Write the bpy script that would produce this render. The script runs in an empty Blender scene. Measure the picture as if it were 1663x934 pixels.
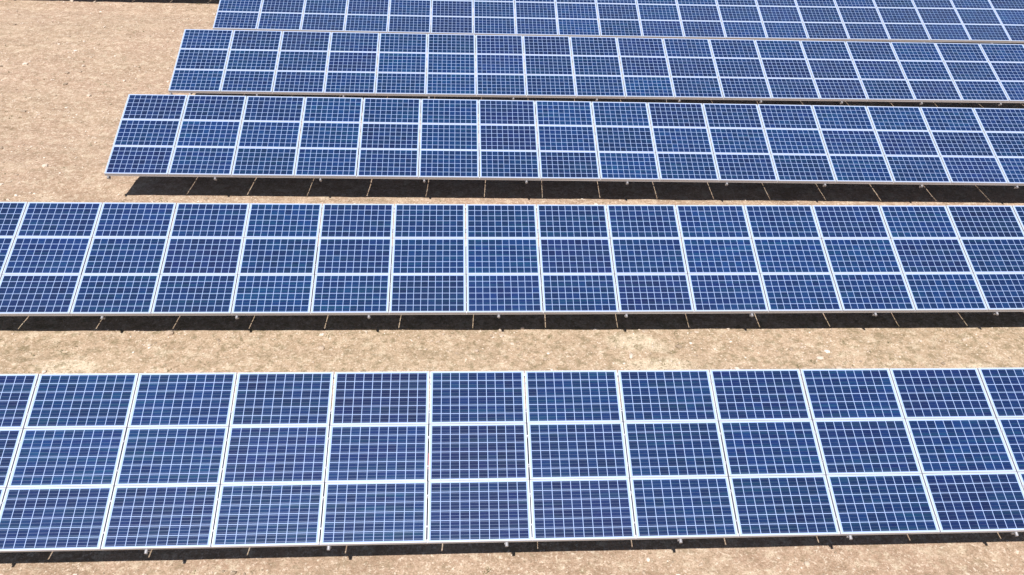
import bpy, bmesh, math, random
from math import radians, sin, cos
from mathutils import Vector, Matrix, noise
random.seed(7)
scene = bpy.context.scene
C = scene.collection

# ---------------------------------------------------------------- camera, sky, sun, exposure
CAM_Z = 11.95
F_PX, PITCH, ROLL, PSI, TILT = 1386.25, 0.61194, 0.03362, 0.066614, 0.364883
cam_d = bpy.data.cameras.new('camera'); cam = bpy.data.objects.new('camera', cam_d); C.objects.link(cam)
cam_d.sensor_width = 36; cam_d.lens = F_PX / 1663 * 36; cam_d.clip_end = 3000; cam_d.clip_start = 0.1
f = Vector((0, cos(PITCH), -sin(PITCH))); r = Vector((1, 0, 0)); u = r.cross(f)
rr = cos(ROLL) * r + sin(ROLL) * u; uu = -sin(ROLL) * r + cos(ROLL) * u
cam.matrix_world = Matrix(((rr.x, uu.x, -f.x, 0), (rr.y, uu.y, -f.y, 0), (rr.z, uu.z, -f.z, CAM_Z), (0, 0, 0, 1)))
scene.camera = cam
SUN = Vector((0.12, 0.601, -1)).normalized()
world = bpy.data.worlds.new('World'); scene.world = world; world.use_nodes = True
nt = world.node_tree; sky = nt.nodes.new('ShaderNodeTexSky'); sky.sky_type = 'NISHITA'; sky.sun_disc = False
sky.sun_elevation = radians(58.5); sky.sun_rotation = radians(191.3); sky.air_density = 1.0; sky.dust_density = 0.6
nt.links.new(sky.outputs[0], nt.nodes['Background'].inputs[0]); nt.nodes['Background'].inputs[1].default_value = 0.05
sd = bpy.data.lights.new('sun', 'SUN'); sd.energy = 4.9; sd.angle = radians(0.53); sd.color = (1, 0.955, 0.90)
sun = bpy.data.objects.new('sun', sd); C.objects.link(sun); sun.rotation_euler = SUN.to_track_quat('-Z', 'Y').to_euler()
sun.location = (0, -20, 40)
vs = scene.view_settings; vs.view_transform = 'Standard'; vs.look = 'None'; vs.gamma = 1; vs.use_curve_mapping = False
vs.exposure = 0.47
scene.render.engine = 'CYCLES'
scene.render.filter_size = 1.5 if hasattr(scene.render, 'filter_size') else 1.5

# ---------------------------------------------------------------- materials
def new_mat(name):
    m = bpy.data.materials.new(name); m.use_nodes = True
    return m, m.node_tree.nodes, m.node_tree.links, m.node_tree.nodes['Principled BSDF']
class G:
    """tiny helper to write node maths"""
    def __init__(s, nt): s.nt = nt
    def n(s, t, **k):
        o = s.nt.nodes.new(t)
        for a, b in k.items(): setattr(o, a, b)
        return o
    def m(s, op, *a):
        o = s.n('ShaderNodeMath', operation=op)
        for i, v in enumerate(a):
            if isinstance(v, (int, float)): o.inputs[i].default_value = v
            else: s.nt.links.new(v, o.inputs[i])
        return o.outputs[0]
    def mix(s, f, a, b, blend='MIX'):
        o = s.n('ShaderNodeMix', data_type='RGBA', blend_type=blend)
        for k, v in ((0, f), (6, a), (7, b)):
            if isinstance(v, (int, float)): o.inputs[k].default_value = v
            elif isinstance(v, tuple): o.inputs[k].default_value = (*v, 1)
            else: s.nt.links.new(v, o.inputs[k])
        return o.outputs[2]
    def noise(s, vec, scale, detail=3, rough=.55):
        o = s.n('ShaderNodeTexNoise'); o.inputs['Scale'].default_value = scale; o.inputs['Detail'].default_value = detail
        o.inputs['Roughness'].default_value = rough
        if vec is not None: s.nt.links.new(vec, o.inputs['Vector'])
        return o.outputs[0]
    def ramp(s, f, stops):
        o = s.n('ShaderNodeValToRGB'); e = o.color_ramp.elements
        while len(e) < len(stops): e.new(.5)
        for k, (p, c) in enumerate(stops):
            e[k].position = p; e[k].color = (*(c if isinstance(c, tuple) else (c, c, c)), 1)
        s.nt.links.new(f, o.inputs[0]); return o.outputs[0]

def cell_material():
    m, N, Lk, bs = new_mat('polycrystalline_cells'); g = G(m.node_tree)
    tc = g.n('ShaderNodeTexCoord'); sp = g.n('ShaderNodeSeparateXYZ'); Lk.new(tc.outputs['Object'], sp.inputs[0])
    oi = g.n('ShaderNodeObjectInfo')
    px = 0.1565
    ux = g.m('DIVIDE', g.m('ADD', sp.outputs[0], 5 * px), px)
    uy = g.m('DIVIDE', g.m('ADD', sp.outputs[1], 3 * px), px)
    fx, fy = g.m('FRACT', ux), g.m('FRACT', uy)
    LW = 0.030                                    # half of the white gap between cells, as a share of the pitch
    ax = g.m('GREATER_THAN', g.m('ABSOLUTE', g.m('SUBTRACT', fx, .5)), .5 - LW)
    ay = g.m('GREATER_THAN', g.m('ABSOLUTE', g.m('SUBTRACT', fy, .5)), .5 - LW)
    ox = g.m('GREATER_THAN', g.m('ABSOLUTE', g.m('SUBTRACT', ux, 5)), 5 - LW)
    oy = g.m('GREATER_THAN', g.m('ABSOLUTE', g.m('SUBTRACT', uy, 3)), 3 - LW)
    gap = g.m('MAXIMUM', g.m('MAXIMUM', ax, ay), g.m('MAXIMUM', ox, oy))
    # three busbars along the long side of every cell
    bb = g.m('FRACT', g.m('MULTIPLY', fy, 3))
    bus = g.m('LESS_THAN', g.m('ABSOLUTE', g.m('SUBTRACT', bb, .5)), .036)
    # per cell tint
    cv = g.n('ShaderNodeCombineXYZ'); Lk.new(g.m('FLOOR', ux), cv.inputs[0]); Lk.new(g.m('FLOOR', uy), cv.inputs[1])
    Lk.new(g.m('MULTIPLY', oi.outputs['Random'], 97.0), cv.inputs[2])
    wn = g.n('ShaderNodeTexWhiteNoise'); Lk.new(cv.outputs[0], wn.inputs[0])
    sc = g.n('ShaderNodeSeparateColor'); Lk.new(wn.outputs['Color'], sc.inputs[0])
    # crystal grain, shifted from panel to panel
    off = g.n('ShaderNodeCombineXYZ'); Lk.new(g.m('MULTIPLY', oi.outputs['Random'], 40.0), off.inputs[2])
    va = g.n('ShaderNodeVectorMath', operation='ADD'); Lk.new(tc.outputs['Object'], va.inputs[0]); Lk.new(off.outputs[0], va.inputs[1])
    vor = g.n('ShaderNodeTexVoronoi'); vor.inputs['Scale'].default_value = 42; Lk.new(va.outputs[0], vor.inputs['Vector'])
    vs_ = g.n('ShaderNodeSeparateColor'); Lk.new(vor.outputs['Color'], vs_.inputs[0])
    blotch = g.noise(va.outputs[0], 2.2, 3)
    base = g.mix(sc.outputs[0], CELL_A, CELL_B)
    base = g.mix(g.m('MULTIPLY', vs_.outputs[0], .30), base, CELL_C)
    base = g.mix(g.m('MULTIPLY', g.m('SUBTRACT', blotch, .35), .9), base, CELL_D)
    # faint teal glare streaks along the module, painted into the cell colour
    mp = g.n('ShaderNodeMapping'); mp.inputs['Scale'].default_value = (.9, 17, 1); Lk.new(va.outputs[0], mp.inputs[0])
    stk = g.ramp(g.noise(mp.outputs[0], 1.0, 3), [(.48, 0.), (.68, 1.)])
    base = g.mix(g.m('MULTIPLY', stk, .5), base, (.006, .048, .098))
    bright = g.m('ADD', .78, g.m('MULTIPLY', sc.outputs[1], .44))
    bright = g.m('MULTIPLY', bright, g.m('ADD', .85, g.m('MULTIPLY', oi.outputs['Random'], .3)))
    cb = g.n('ShaderNodeCombineColor'); [Lk.new(bright, cb.inputs[k]) for k in range(3)]
    base = g.mix(1.0, base, cb.outputs[0], 'MULTIPLY')
    base = g.mix(1.0, base, oi.outputs['Color'], 'MULTIPLY')
    col = g.mix(g.m('MULTIPLY', bus, BUS), base, (.36, .45, .64))
    col = g.mix(gap, col, (.33, .44, .70))
    # pale dust, a little more of it along the lower edge of each panel
    dust = g.m('MULTIPLY', g.noise(va.outputs[0], 6, 5), .018)
    low = g.m('MULTIPLY', g.m('LESS_THAN', sp.outputs[1], -.43), .015)
    col = g.mix(g.m('ADD', dust, low), col, (.42, .38, .33))
    Lk.new(col, bs.inputs['Base Color'])
    metal_mask = g.m('MULTIPLY', bus, g.m('SUBTRACT', 1.0, gap))
    Lk.new(g.m('MULTIPLY', metal_mask, .95), bs.inputs['Metallic'])
    Lk.new(g.m('SUBTRACT', .42, g.m('MULTIPLY', metal_mask, .10)), bs.inputs['Roughness'])
    bs.inputs['Specular IOR Level'].default_value = .12
    bs.inputs['Coat Weight'].default_value = .8; bs.inputs['Coat Roughness'].default_value = .09
    return m
CELL_A, CELL_B, CELL_C, CELL_D, BUS = (.0016, .0090, .066), (.0022, .0150, .084), (.005, .031, .125), (.002, .028, .088), .8

def metal(name, col, rough, met, wear=.12):
    m, N, Lk, bs = new_mat(name); g = G(m.node_tree)
    tc = g.n('ShaderNodeTexCoord')
    a = g.noise(tc.outputs['Object'], 9, 4)
    Lk.new(g.mix(g.m('MULTIPLY', a, wear * 2), col, tuple(c * .6 for c in col)), bs.inputs['Base Color'])
    Lk.new(g.m('ADD', rough - .08, g.m('MULTIPLY', a, .16)), bs.inputs['Roughness'])
    bs.inputs['Metallic'].default_value = met
    return m
M_CELL = cell_material()
M_FRAME = metal('anodised_aluminium', (.53, .57, .66), .42, .15)
M_STEEL = metal('galvanised_steel', (.62, .62, .66), .5, .2, .2)
M_RAIL = metal('bright_rail', (.60, .61, .66), .48, .1)
M_CLAMP = metal('clamp_aluminium', (.42, .43, .47), .42, .4)
M_END = metal('weathered_steel', (.36, .36, .39), .5, .4)
M_RED, _, _, b_ = new_mat('red_cable'); b_.inputs['Base Color'].default_value = (.45, .04, .05, 1)

GRADED = [(2.8, 15.1, .9, .4), (3.4, 14.3, 1.1, .3), (10.6, 14.6, .9, .3), (-9.3, 13.5, .8, .25)]   # whitish scraped patches
def ground_material():
    m, N, Lk, bs = new_mat('dry_earth'); g = G(m.node_tree)
    ge = g.n('ShaderNodeNewGeometry'); P = ge.outputs['Position']
    big = g.noise(P, .22, 4); mid = g.noise(P, 1.3, 5, .65); fine = g.noise(P, 8, 7, .78); grit = g.noise(P, 30, 4, .7)
    # worked soil runs along the rows, so stretch one noise that way
    mp = g.n('ShaderNodeMapping'); mp.inputs['Scale'].default_value = (.35, 1.4, 1); mp.inputs['Rotation'].default_value = (0, 0, -PSI)
    Lk.new(P, mp.inputs[0]); run = g.noise(mp.outputs[0], 1.1, 5, .6)
    c = g.ramp(mid, [(.3, (0.299, 0.219, 0.152)), (.5, (0.396, 0.297, 0.211)), (.72, (0.502, 0.392, 0.290))])
    c = g.mix(g.ramp(big, [(.4, 0.), (.62, .6)]), c, (0.435, 0.311, 0.236))
    c = g.mix(g.ramp(run, [(.5, 0.), (.72, .55)]), c, (0.561, 0.463, 0.342))
    c = g.mix(g.ramp(fine, [(.50, 0.), (.66, .85)]), c, (0.637, 0.529, 0.411))
    c = g.mix(g.ramp(fine, [(.30, .8), (.45, 0.)]), c, (0.193, 0.148, 0.093))
    # paler, yellower soil where the second and the nearest rows were graded
    sy = g.n('ShaderNodeSeparateXYZ'); Lk.new(P, sy.inputs[0])
    yy = g.m('ADD', g.m('SUBTRACT', sy.outputs[1], g.m('MULTIPLY', sy.outputs[0], .0667)), g.m('MULTIPLY', g.m('SUBTRACT', run, .5), 2.0))
    band = g.m('LESS_THAN', g.m('ABSOLUTE', g.m('SUBTRACT', yy, 14.2)), 1.7)
    c = g.mix(g.m('MULTIPLY', band, .35), c, (0.54, 0.455, 0.310))
    for bx, by, rx, ry in GRADED:
        dd = g.m('ADD', g.m('POWER', g.m('ABSOLUTE', g.m('DIVIDE', g.m('SUBTRACT', sy.outputs[0], bx), rx)), 2.0), g.m('POWER', g.m('ABSOLUTE', g.m('DIVIDE', g.m('SUBTRACT', sy.outputs[1], by), ry)), 2.0))
        dd = g.m('ADD', dd, g.m('MULTIPLY', g.m('SUBTRACT', mid, .5), 4.0))
        c = g.mix(g.ramp(dd, [(.2, .75), (1., 0.)]), c, (0.693, 0.621, 0.470))
    clod = g.noise(P, 3.3, 7, .74)
    c = g.mix(g.ramp(clod, [(.53, 0.), (.60, .55)]), c, (0.651, 0.588, 0.448))
    c = g.mix(g.ramp(clod, [(.38, .5), (.46, 0.)]), c, (0.284, 0.243, 0.162))
    fleck = g.noise(P, 15, 5, .8)
    c = g.mix(g.ramp(fleck, [(.56, 0.), (.63, .95)]), c, (0.74, 0.67, 0.55))
    c = g.mix(g.ramp(fleck, [(.36, .8), (.43, 0.)]), c, (0.231, 0.192, 0.123))
    # olive dry moss and weed stain
    ol = g.m('MULTIPLY', g.ramp(g.noise(P, 5.5, 6, .8), [(.50, 0.), (.60, .8)]), g.m('ADD', g.m('MULTIPLY', band, .75), .12))
    c = g.mix(ol, c, (0.20, 0.175, 0.10))
    vor = g.n('ShaderNodeTexVoronoi'); vor.inputs['Scale'].default_value = 16; Lk.new(P, vor.inputs['Vector'])
    c = g.mix(g.ramp(vor.outputs['Distance'], [(.05, .55), (.2, 0.)]), c, (0.676, 0.580, 0.484))
    c = g.mix(g.ramp(grit, [(.35, .5), (.5, 0.)]), c, (0.232, 0.179, 0.121))
    c = g.mix(1.0, c, (.97, .905, .89), 'MULTIPLY')
    Lk.new(c, bs.inputs['Base Color']); bs.inputs['Roughness'].default_value = .95
    bs.inputs['Specular IOR Level'].default_value = .15
    h = g.m('ADD', g.m('MULTIPLY', fine, .6), g.m('ADD', g.m('MULTIPLY', grit, .3), g.m('MULTIPLY', mid, .8)))
    bp = g.n('ShaderNodeBump'); bp.inputs['Strength'].default_value = .7; bp.inputs['Distance'].default_value = .07
    Lk.new(h, bp.inputs['Height']); Lk.new(bp.outputs[0], bs.inputs['Normal'])
    return m
M_GROUND = ground_material()
def island_material(name, stops, rough=.9):
    m, N, Lk, bs = new_mat(name); g = G(m.node_tree)
    ge = g.n('ShaderNodeNewGeometry')
    Lk.new(g.ramp(ge.outputs['Random Per Island'], stops), bs.inputs['Base Color']); bs.inputs['Roughness'].default_value = rough
    return m
M_STONE = island_material('stones', [(0., (.26, .20, .145)), (.3, (.40, .31, .235)), (.62, (.50, .41, .325)), (.85, (.62, .53, .45)), (1., (.72, .65, .58))])
M_WEED = island_material('dry_weed', [(0., (.13, .125, .06)), (.5, (.22, .19, .105)), (1., (.33, .28, .17))])

# ---------------------------------------------------------------- rows: survey of each row's low edge
PW = 1.67                                # column pitch
PV = 1.005                               # pitch up the slope
ZO = CAM_Z - 11.002885
# x0, y0, dz, turn, slope, tilt change, sag, twist | clearance, clearance change | columns | first rafter
ROWS = {
 'Z': dict(p=(-26.0, 37.38, -0.05, -.002, -.004, -.005, .02, 0), h=(.95, 0), cols=(0, 31), raf=.3),
 'A': dict(p=(-11.8416, 32.3511, -0.0267, -0.0037, -0.0041, -0.01, 0.0451, -0.0005), h=(.95, 0), cols=(0, 23), raf=.03),
 'B': dict(p=(-11.3965, 26.1782, -0.0137, 0.0014, -0.0055, -0.0077, 0.0138, -0.0112), h=(.94, 0), cols=(0, 21), raf=.005),
 'C': dict(p=(-10.9881, 20.1787, 0.1095, -0.0001, -0.0093, 0.0007, -0.0009, -0.002), h=(.957, -.007), cols=(0, 19), raf=.04),
 'D': dict(p=(-10.9687, 14.1226, -0.0459, 0.0007, -0.0026, 0.0036, 0.0222, -0.0045), h=(.898, .054), cols=(-3, 17), raf=1.37 - 2 * 1.685),
 'E': dict(p=(-7.8734, 8.2161, -0.0232, 0.0017, -0.003, 0.0135, 0.0027, -0.0228), h=(1.2, -.102), cols=(-3, 14), raf=1.39 - 2 * 1.685),
}
UPZ = Vector((0, 0, 1))
def F(row, i, v, w=0.0):
    """world point at column position i, v metres up the slope, w metres off the glass"""
    x0, y0, dz, dpsi, sl, dt, sag, tw = ROWS[row]['p']; a = PSI + dpsi; c = (i - 8) / 8
    cs = max(-1.6, min(1.6, c)); t = TILT + dt + tw * cs
    dx = Vector((cos(a) * cos(sl), sin(a) * cos(sl), sin(sl))); n = Vector((-sin(a), cos(a), 0))
    V = n * cos(t) + UPZ * sin(t)
    return Vector((x0, y0, ZO + dz)) + dx * (i * PW) + UPZ * (sag * (min(cs * cs, 1.6) - .4)) + V * v + dx.cross(V) * w
def axes(row, i, v=0):
    X = (F(row, i + .5, v) - F(row, i - .5, v)).normalized(); V = (F(row, i, v + 1) - F(row, i, v)).normalized()
    return X, V, X.cross(V).normalized()
ROWLIST = []
for k in ROWS:
    x0, y0, dz, dpsi, sl = ROWS[k]['p'][:5]; a = PSI + dpsi
    ROWLIST.append((y0, k, x0, a))
ROWLIST.sort()
def ground_z(x, y, detail=True):
    pts = []
    for y0, k, x0, a in ROWLIST:
        s = (x - x0) / cos(a); i = max(-6, min(26, s / PW)); c = max(-1.6, min(1.6, (i - 8) / 8))
        if k == 'Z': c = 0
        e = F(k, i, 0); pts.append((y0 + (x - x0) * math.tan(a) + .5, e.z - ROWS[k]['h'][0] - ROWS[k]['h'][1] * c))
    if y <= pts[0][0]: z = pts[0][1]
    elif y >= pts[-1][0]: z = pts[-1][1]
    else:
        for (ya, za), (yb, zb) in zip(pts, pts[1:]):
            if ya <= y <= yb:
                t = (y - ya) / (yb - ya); t = max(0, min(1, (t - .15) / .7)); t = t * t * (3 - 2 * t); z = za + (zb - za) * t; break
    if detail:
        z += .030 * noise.noise((x * .8, y * .8, 0)) + .016 * noise.noise((x * 2.7, y * 2.7, 3)) + .010 * noise.noise((x * 6.5, y * 6.5, 7))
    return z

# ---------------------------------------------------------------- mesh helpers
def link_mesh(name, verts, faces, mat, parent=None, smooth=False):
    me = bpy.data.meshes.new(name); me.from_pydata([tuple(v) for v in verts], [], faces); me.update()
    if smooth: me.polygons.foreach_set('use_smooth', [True] * len(me.polygons))
    me.materials.append(mat)
    o = bpy.data.objects.new(name, me); C.objects.link(o)
    if parent: o.parent = parent
    return o
BOXF = [(0, 3, 2, 1), (4, 5, 6, 7), (0, 1, 5, 4), (1, 2, 6, 5), (2, 3, 7, 6), (3, 0, 4, 7)]
class MB:
    def __init__(s): s.v = []; s.f = []
    def add(s, vs, fs): b = len(s.v); s.v += vs; s.f += [tuple(b + k for k in q) for q in fs]
    def box(s, x0, x1, y0, y1, z0, z1):
        s.add([Vector(q) for q in ((x0, y0, z0), (x1, y0, z0), (x1, y1, z0), (x0, y1, z0), (x0, y0, z1), (x1, y0, z1), (x1, y1, z1), (x0, y1, z1))], BOXF)
    def hexa(s, pts): s.add(pts, BOXF)
    def tube(s, a, b, rad, seg=12, up=None):
        d = (b - a).normalized(); p = d.orthogonal().normalized(); q = d.cross(p)
        ring = [(p * cos(2 * math.pi * k / seg) + q * sin(2 * math.pi * k / seg)) * rad for k in range(seg)]
        vs = [a + t for t in ring] + [b + t for t in ring]
        s.add(vs, [(k, (k + 1) % seg, seg + (k + 1) % seg, seg + k) for k in range(seg)] + [tuple(range(seg))[::-1], tuple(range(seg, 2 * seg))])
    def build(s, name, mat, parent=None, smooth=False): return link_mesh(name, s.v, s.f, mat, parent, smooth)

# ---------------------------------------------------------------- ground
def axis_coords(lo, hi, step, far_lo, far_hi):
    c = []; d = step; x = lo
    while x > far_lo: d *= 1.35; x -= d; c.append(x)
    c = c[::-1]; n = int((hi - lo) / step)
    c += [lo + (hi - lo) * k / n for k in range(n + 1)]
    d = step; x = hi
    while x < far_hi: d *= 1.35; x += d; c.append(x)
    return c
xs = axis_coords(-27, 24, .13, -1500, 1500); ys = axis_coords(5, 41, .10, -800, 2200)
gv = [(x, y, ground_z(x, y, -30 < x < 27 and 3 < y < 44)) for y in ys for x in xs]
nx = len(xs)
gf = [(j * nx + i, j * nx + i + 1, (j + 1) * nx + i + 1, (j + 1) * nx + i) for j in range(len(ys) - 1) for i in range(nx - 1)]
ground = link_mesh('ground', gv, gf, M_GROUND, smooth=True); ground['kind'] = 'structure'

# ---------------------------------------------------------------- one panel of each kind of part
HX, HY = .825, .4985
def panel_parts():
    lam = MB(); lam.box(-HX + .004, HX - .004, -HY + .004, HY - .004, -.008, -.002)
    p = lam.build('solar_panel', M_CELL)
    fr = MB(); lw = .014
    fr.box(-HX, HX, -HY, -HY + lw, -.040, 0); fr.box(-HX, HX, HY - lw, HY, -.040, 0)
    fr.box(-HX, -HX + lw + .004, -HY + lw, HY - lw, -.040, 0); fr.box(HX - lw - .004, HX, -HY + lw, HY - lw, -.040, 0)
    f_ = fr.build('frame', M_FRAME, p)
    jb = MB(); jb.box(-.06, .06, .28, .40, -.034, -.0085); j_ = jb.build('junction_box', M_STEEL, p)
    cl = []
    for y in (-.25, .25):
        c = MB(); c.box(HX - .010, HX + .030, y - .014, y + .014, .002, .006); c.tube(Vector((HX + .01, y, .007)), Vector((HX + .01, y, .016)), .008, 8)
        cl.append(c.build('clamp', M_CLAMP, p))
    return p, [f_, j_] + cl
P0, P0C = panel_parts()
first = True
def put_panel(mat, parent, tint):
    global first
    if first: p, kids = P0, P0C; first = False
    else:
        p = P0.copy(); C.objects.link(p); kids = []
        for k in P0C:
            c = k.copy(); C.objects.link(c); c.parent = p; kids.append(c)
    p.parent = parent; p.matrix_world = mat; p.color = (*tint, 1)
    return p

TEAL, PURPLE, PALE = (.62, 1.22, 1.12), (1.5, .86, .92), (1.15, 1.15, 1.1)
TINTS = {}
for q in 'B41 B42 B40 B51 B50 B52 B11 B00 B30 D30 D31 D32 D10 D40 C20 C32 C31 C42 C52 C51 A30 A21 A62 A90 D62 D61 B90 D51 E02'.split():
    TINTS[q] = TEAL
for q in 'B62 B72 B31 B00 B92 B91 C00 C02 C61 C62 D80 D71 D21 E32 E41 B121 B130 C131 C140 A50 A51 E50 D80'.split(): TINTS.setdefault(q, PURPLE)
LABELS = {
 'Z': 'farthest array beyond the top edge, known by its dark shadow strip at top left',
 'A': 'blue solar array cut off by the top edge of the photo, highest one seen',
 'B': 'narrow blue solar array whose lower rail touches the array with the shaded left end',
 'C': 'middle blue solar array whose left end stands on bare earth above a wide dark shadow',
 'D': 'long blue solar array crossing the full picture just above the pale gravel strip',
 'E': 'nearest and largest blue solar array, running across the bottom of the photo',
}
from mathutils import Euler
def solar_array(row):
    R = ROWS[row]; c0, c1 = R['cols']
    e = bpy.data.objects.new('solar_array', None); C.objects.link(e)
    base = F(row, c0, 0); e.location = (base.x, base.y, ground_z(base.x, base.y))
    e['label'] = LABELS[row]; e['category'] = 'solar array'; e['group'] = 'parallel rows of solar panels on bare ground'
    bpy.context.view_layer.update()
    rnd = random.Random(ord(row))
    inv = e.matrix_world.inverted()
    for i in range(c0, c1):
        for j in range(3):
            X, V, W = axes(row, i + .5, j + .5)
            c = F(row, i + .5, (j + .5) * PV, rnd.uniform(-.0015, .0015)) + X * rnd.uniform(-.0025, .0025) + V * rnd.uniform(-.001, .001)
            m = Matrix(((X.x, V.x, W.x, c.x), (X.y, V.y, W.y, c.y), (X.z, V.z, W.z, c.z), (0, 0, 0, 1)))
            m = m @ Euler((radians(rnd.gauss(0, .10)), radians(rnd.gauss(0, .08)), radians(rnd.gauss(0, .03)))).to_matrix().to_4x4()
            t = TINTS.get(f'{row}{i}{j}')
            if t is None:
                q = rnd.random(); k = .15 + .55 * rnd.random()
                xw = (i - (8 if row in 'EDC' else 6)) / 5
                teal = .25 + .45 * math.exp(-xw * xw)          # view-angle iridescence painted as panel tint, more teal towards mid-row
                t = TEAL if q < teal else PURPLE if q < teal + .25 else (1, 1, 1)
                t = tuple(1 + (a - 1) * k for a in t)
            b = rnd.uniform(.9, 1.1)
            put_panel(m, e, tuple(a * b for a in t))
    def loc(p): return inv @ p
    # purlins, following the row
    for v0, v1 in ((.012, .062), (.74, .79), (1.24, 1.29), (1.76, 1.81), (2.24, 2.29), (2.93, 2.98)):
        vs, fs = [], []
        ii = [c0 + .0] + list(range(c0 + 1, c1)) + [c1 - .0]
        for i in ii:
            vs += [loc(F(row, i, v0, -.0425)), loc(F(row, i, v1, -.0425)), loc(F(row, i, v1, -.112)), loc(F(row, i, v0, -.112))]
        n = len(ii)
        for k in range(n - 1):
            b = 4 * k; fs += [(b + q, b + (q + 1) % 4, b + 4 + (q + 1) % 4, b + 4 + q) for q in range(4)]
        fs += [(0, 3, 2, 1), tuple(4 * (n - 1) + q for q in range(4))]
        link_mesh('purlin', vs, fs, M_RAIL if v0 < .1 else M_STEEL, e)
    i = R['raf'] + (0 if R['raf'] > c0 else 1.685)
    while i < c1 - .02:
        ri = max(i, c0 + .03)
        a, b = loc(F(row, ri, -.045, -.147)), loc(F(row, ri, 3.06, -.150))
        m = MB(); m.tube(a, b, .027, 14); ra = m.build('rafter', M_END, e)
        d = (b - a).normalized(); X, V, W = axes(row, ri)
        # saddle bracket with its bolt under the low purlin
        m = MB(); o = loc(F(row, ri, .035, -.215))
        m.hexa([o + X * sx + V * sy + W * sz for sz in (-.012, .03) for sx, sy in ((-.032, -.03), (.032, -.03), (.032, .03), (-.032, .03))])
        m.tube(o - W * .05 , o - W * .012, .018, 10)
        m.build('saddle_bracket', M_END, ra)
        for nm, v in (('post', 2.0), ('post', 2.85)):
            top = F(row, ri, v, -.184); gz = ground_z(top.x, top.y) - .25
            m = MB(); tl = loc(Vector((top.x, top.y, top.z))); bl = loc(Vector((top.x, top.y, gz)))
            s = .045; k = math.tan(TILT) * s
            m.hexa([bl + Vector((sx * .03, sy * s, 0)) for sx, sy in ((-1, -1), (1, -1), (1, 1), (-1, 1))] + [tl + Vector((sx * .03, sy * s, sy * k + .0)) for sx, sy in ((-1, -1), (1, -1), (1, 1), (-1, 1))])
            m.build(nm, M_STEEL, e)
        t = F(row, ri, 1.25, -.184); q = F(row, ri, 2.0, -.184); q.z = ground_z(q.x, q.y) + .75
        m = MB(); m.tube(loc(q), loc(t), .02, 8); m.build('brace', M_STEEL, e)
        i += 1.685
    if row == 'E':
        m = MB()
        pts = [F('E', 4.003, 1.22 + .07 * k, -.034 - .003 * (k % 2)) for k in range(5)]
        for a, b in zip(pts, pts[1:]): m.tube(loc(a), loc(b), .006, 6)
        m.build('cable', M_RED, e)
for row in 'EDCBAZ': solar_array(row)

# ---------------------------------------------------------------- loose stones and dry weeds
def scatter_points(n, rnd):
    """random points on ground that is open to the sky"""
    out = []
    while len(out) < n:
        y = 6 + 34 * rnd.random() ** 1.25; x = rnd.uniform(-26, 24)
        if abs(x) > .62 * y + 4: continue
        ok = True
        for y0, k, x0, a in ROWLIST:
            yl = y0 + (x - x0) * math.tan(a)
            if yl + .55 < y < yl + 2.7 and (x - x0) / PW > ROWS[k]['cols'][0] + .3: ok = False; break
        if ok: out.append((x, y))
    return out
ICO = bmesh.new(); bmesh.ops.create_icosphere(ICO, subdivisions=1, radius=1)
ICOV = [v.co.copy() for v in ICO.verts]; ICO.verts.index_update(); ICOF = [tuple(v.index for v in f_.verts) for f_ in ICO.faces]; ICO.free()
rnd = random.Random(11)
sv, sf = [], []
for x, y in scatter_points(36000, rnd):
    dens = noise.noise((x * .55, y * .9, 20))
    if rnd.random() > .42 + dens * 1.3: continue
    s = rnd.uniform(.05, .085) if rnd.random() < .012 else min(.05, (.011 * math.exp(rnd.gauss(0, .6)) + .004))
    z = ground_z(x, y); b = len(sv); sx, sy, sz = s * rnd.uniform(.8, 1.5), s * rnd.uniform(.7, 1.2), s * rnd.uniform(.45, .85); an = rnd.uniform(0, 6.3)
    for q in ICOV:
        w = 1 + rnd.uniform(-.22, .22); px_, py_ = q.x * sx * w, q.y * sy * w
        sv.append((x + px_ * cos(an) - py_ * sin(an), y + px_ * sin(an) + py_ * cos(an), z + s * .25 + q.z * sz * w))
    sf += [(b + q[0], b + q[1], b + q[2]) for q in ICOF]
st = link_mesh('loose_stones', sv, sf, M_STONE); st['kind'] = 'stuff'; st['label'] = 'pale loose stones and clods scattered over the bare tan earth'; st['category'] = 'stones'
wv, wf = [], []
for x, y in scatter_points(2600, rnd):
    if rnd.random() > .25 + 1.6 * noise.noise((x * .45, y * .8, 44)): continue
    z = ground_z(x, y)
    for k in range(rnd.randint(5, 12)):
        a = rnd.uniform(0, 6.3); L_ = rnd.uniform(.02, .06); h_ = rnd.uniform(.012, .05); bx, by = x + rnd.gauss(0, .03), y + rnd.gauss(0, .03)
        dx, dy = cos(a), sin(a); w_ = rnd.uniform(.003, .007); b = len(wv)
        wv += [(bx - dy * w_, by + dx * w_, z - .005), (bx + dy * w_, by - dx * w_, z - .005), (bx + dx * L_ * .5 + dy * w_, by + dy * L_ * .5 - dx * w_, z + h_ * .8), (bx + dx * L_ * .5 - dy * w_, by + dy * L_ * .5 + dx * w_, z + h_ * .8), (bx + dx * L_, by + dy * L_, z + h_)]
        wf += [(b, b + 1, b + 2, b + 3), (b + 3, b + 2, b + 4)]
wd = link_mesh('dry_weeds', wv, wf, M_WEED); wd['kind'] = 'stuff'; wd['label'] = 'sparse dry olive weed tufts flecking the bare earth'; wd['category'] = 'weeds'
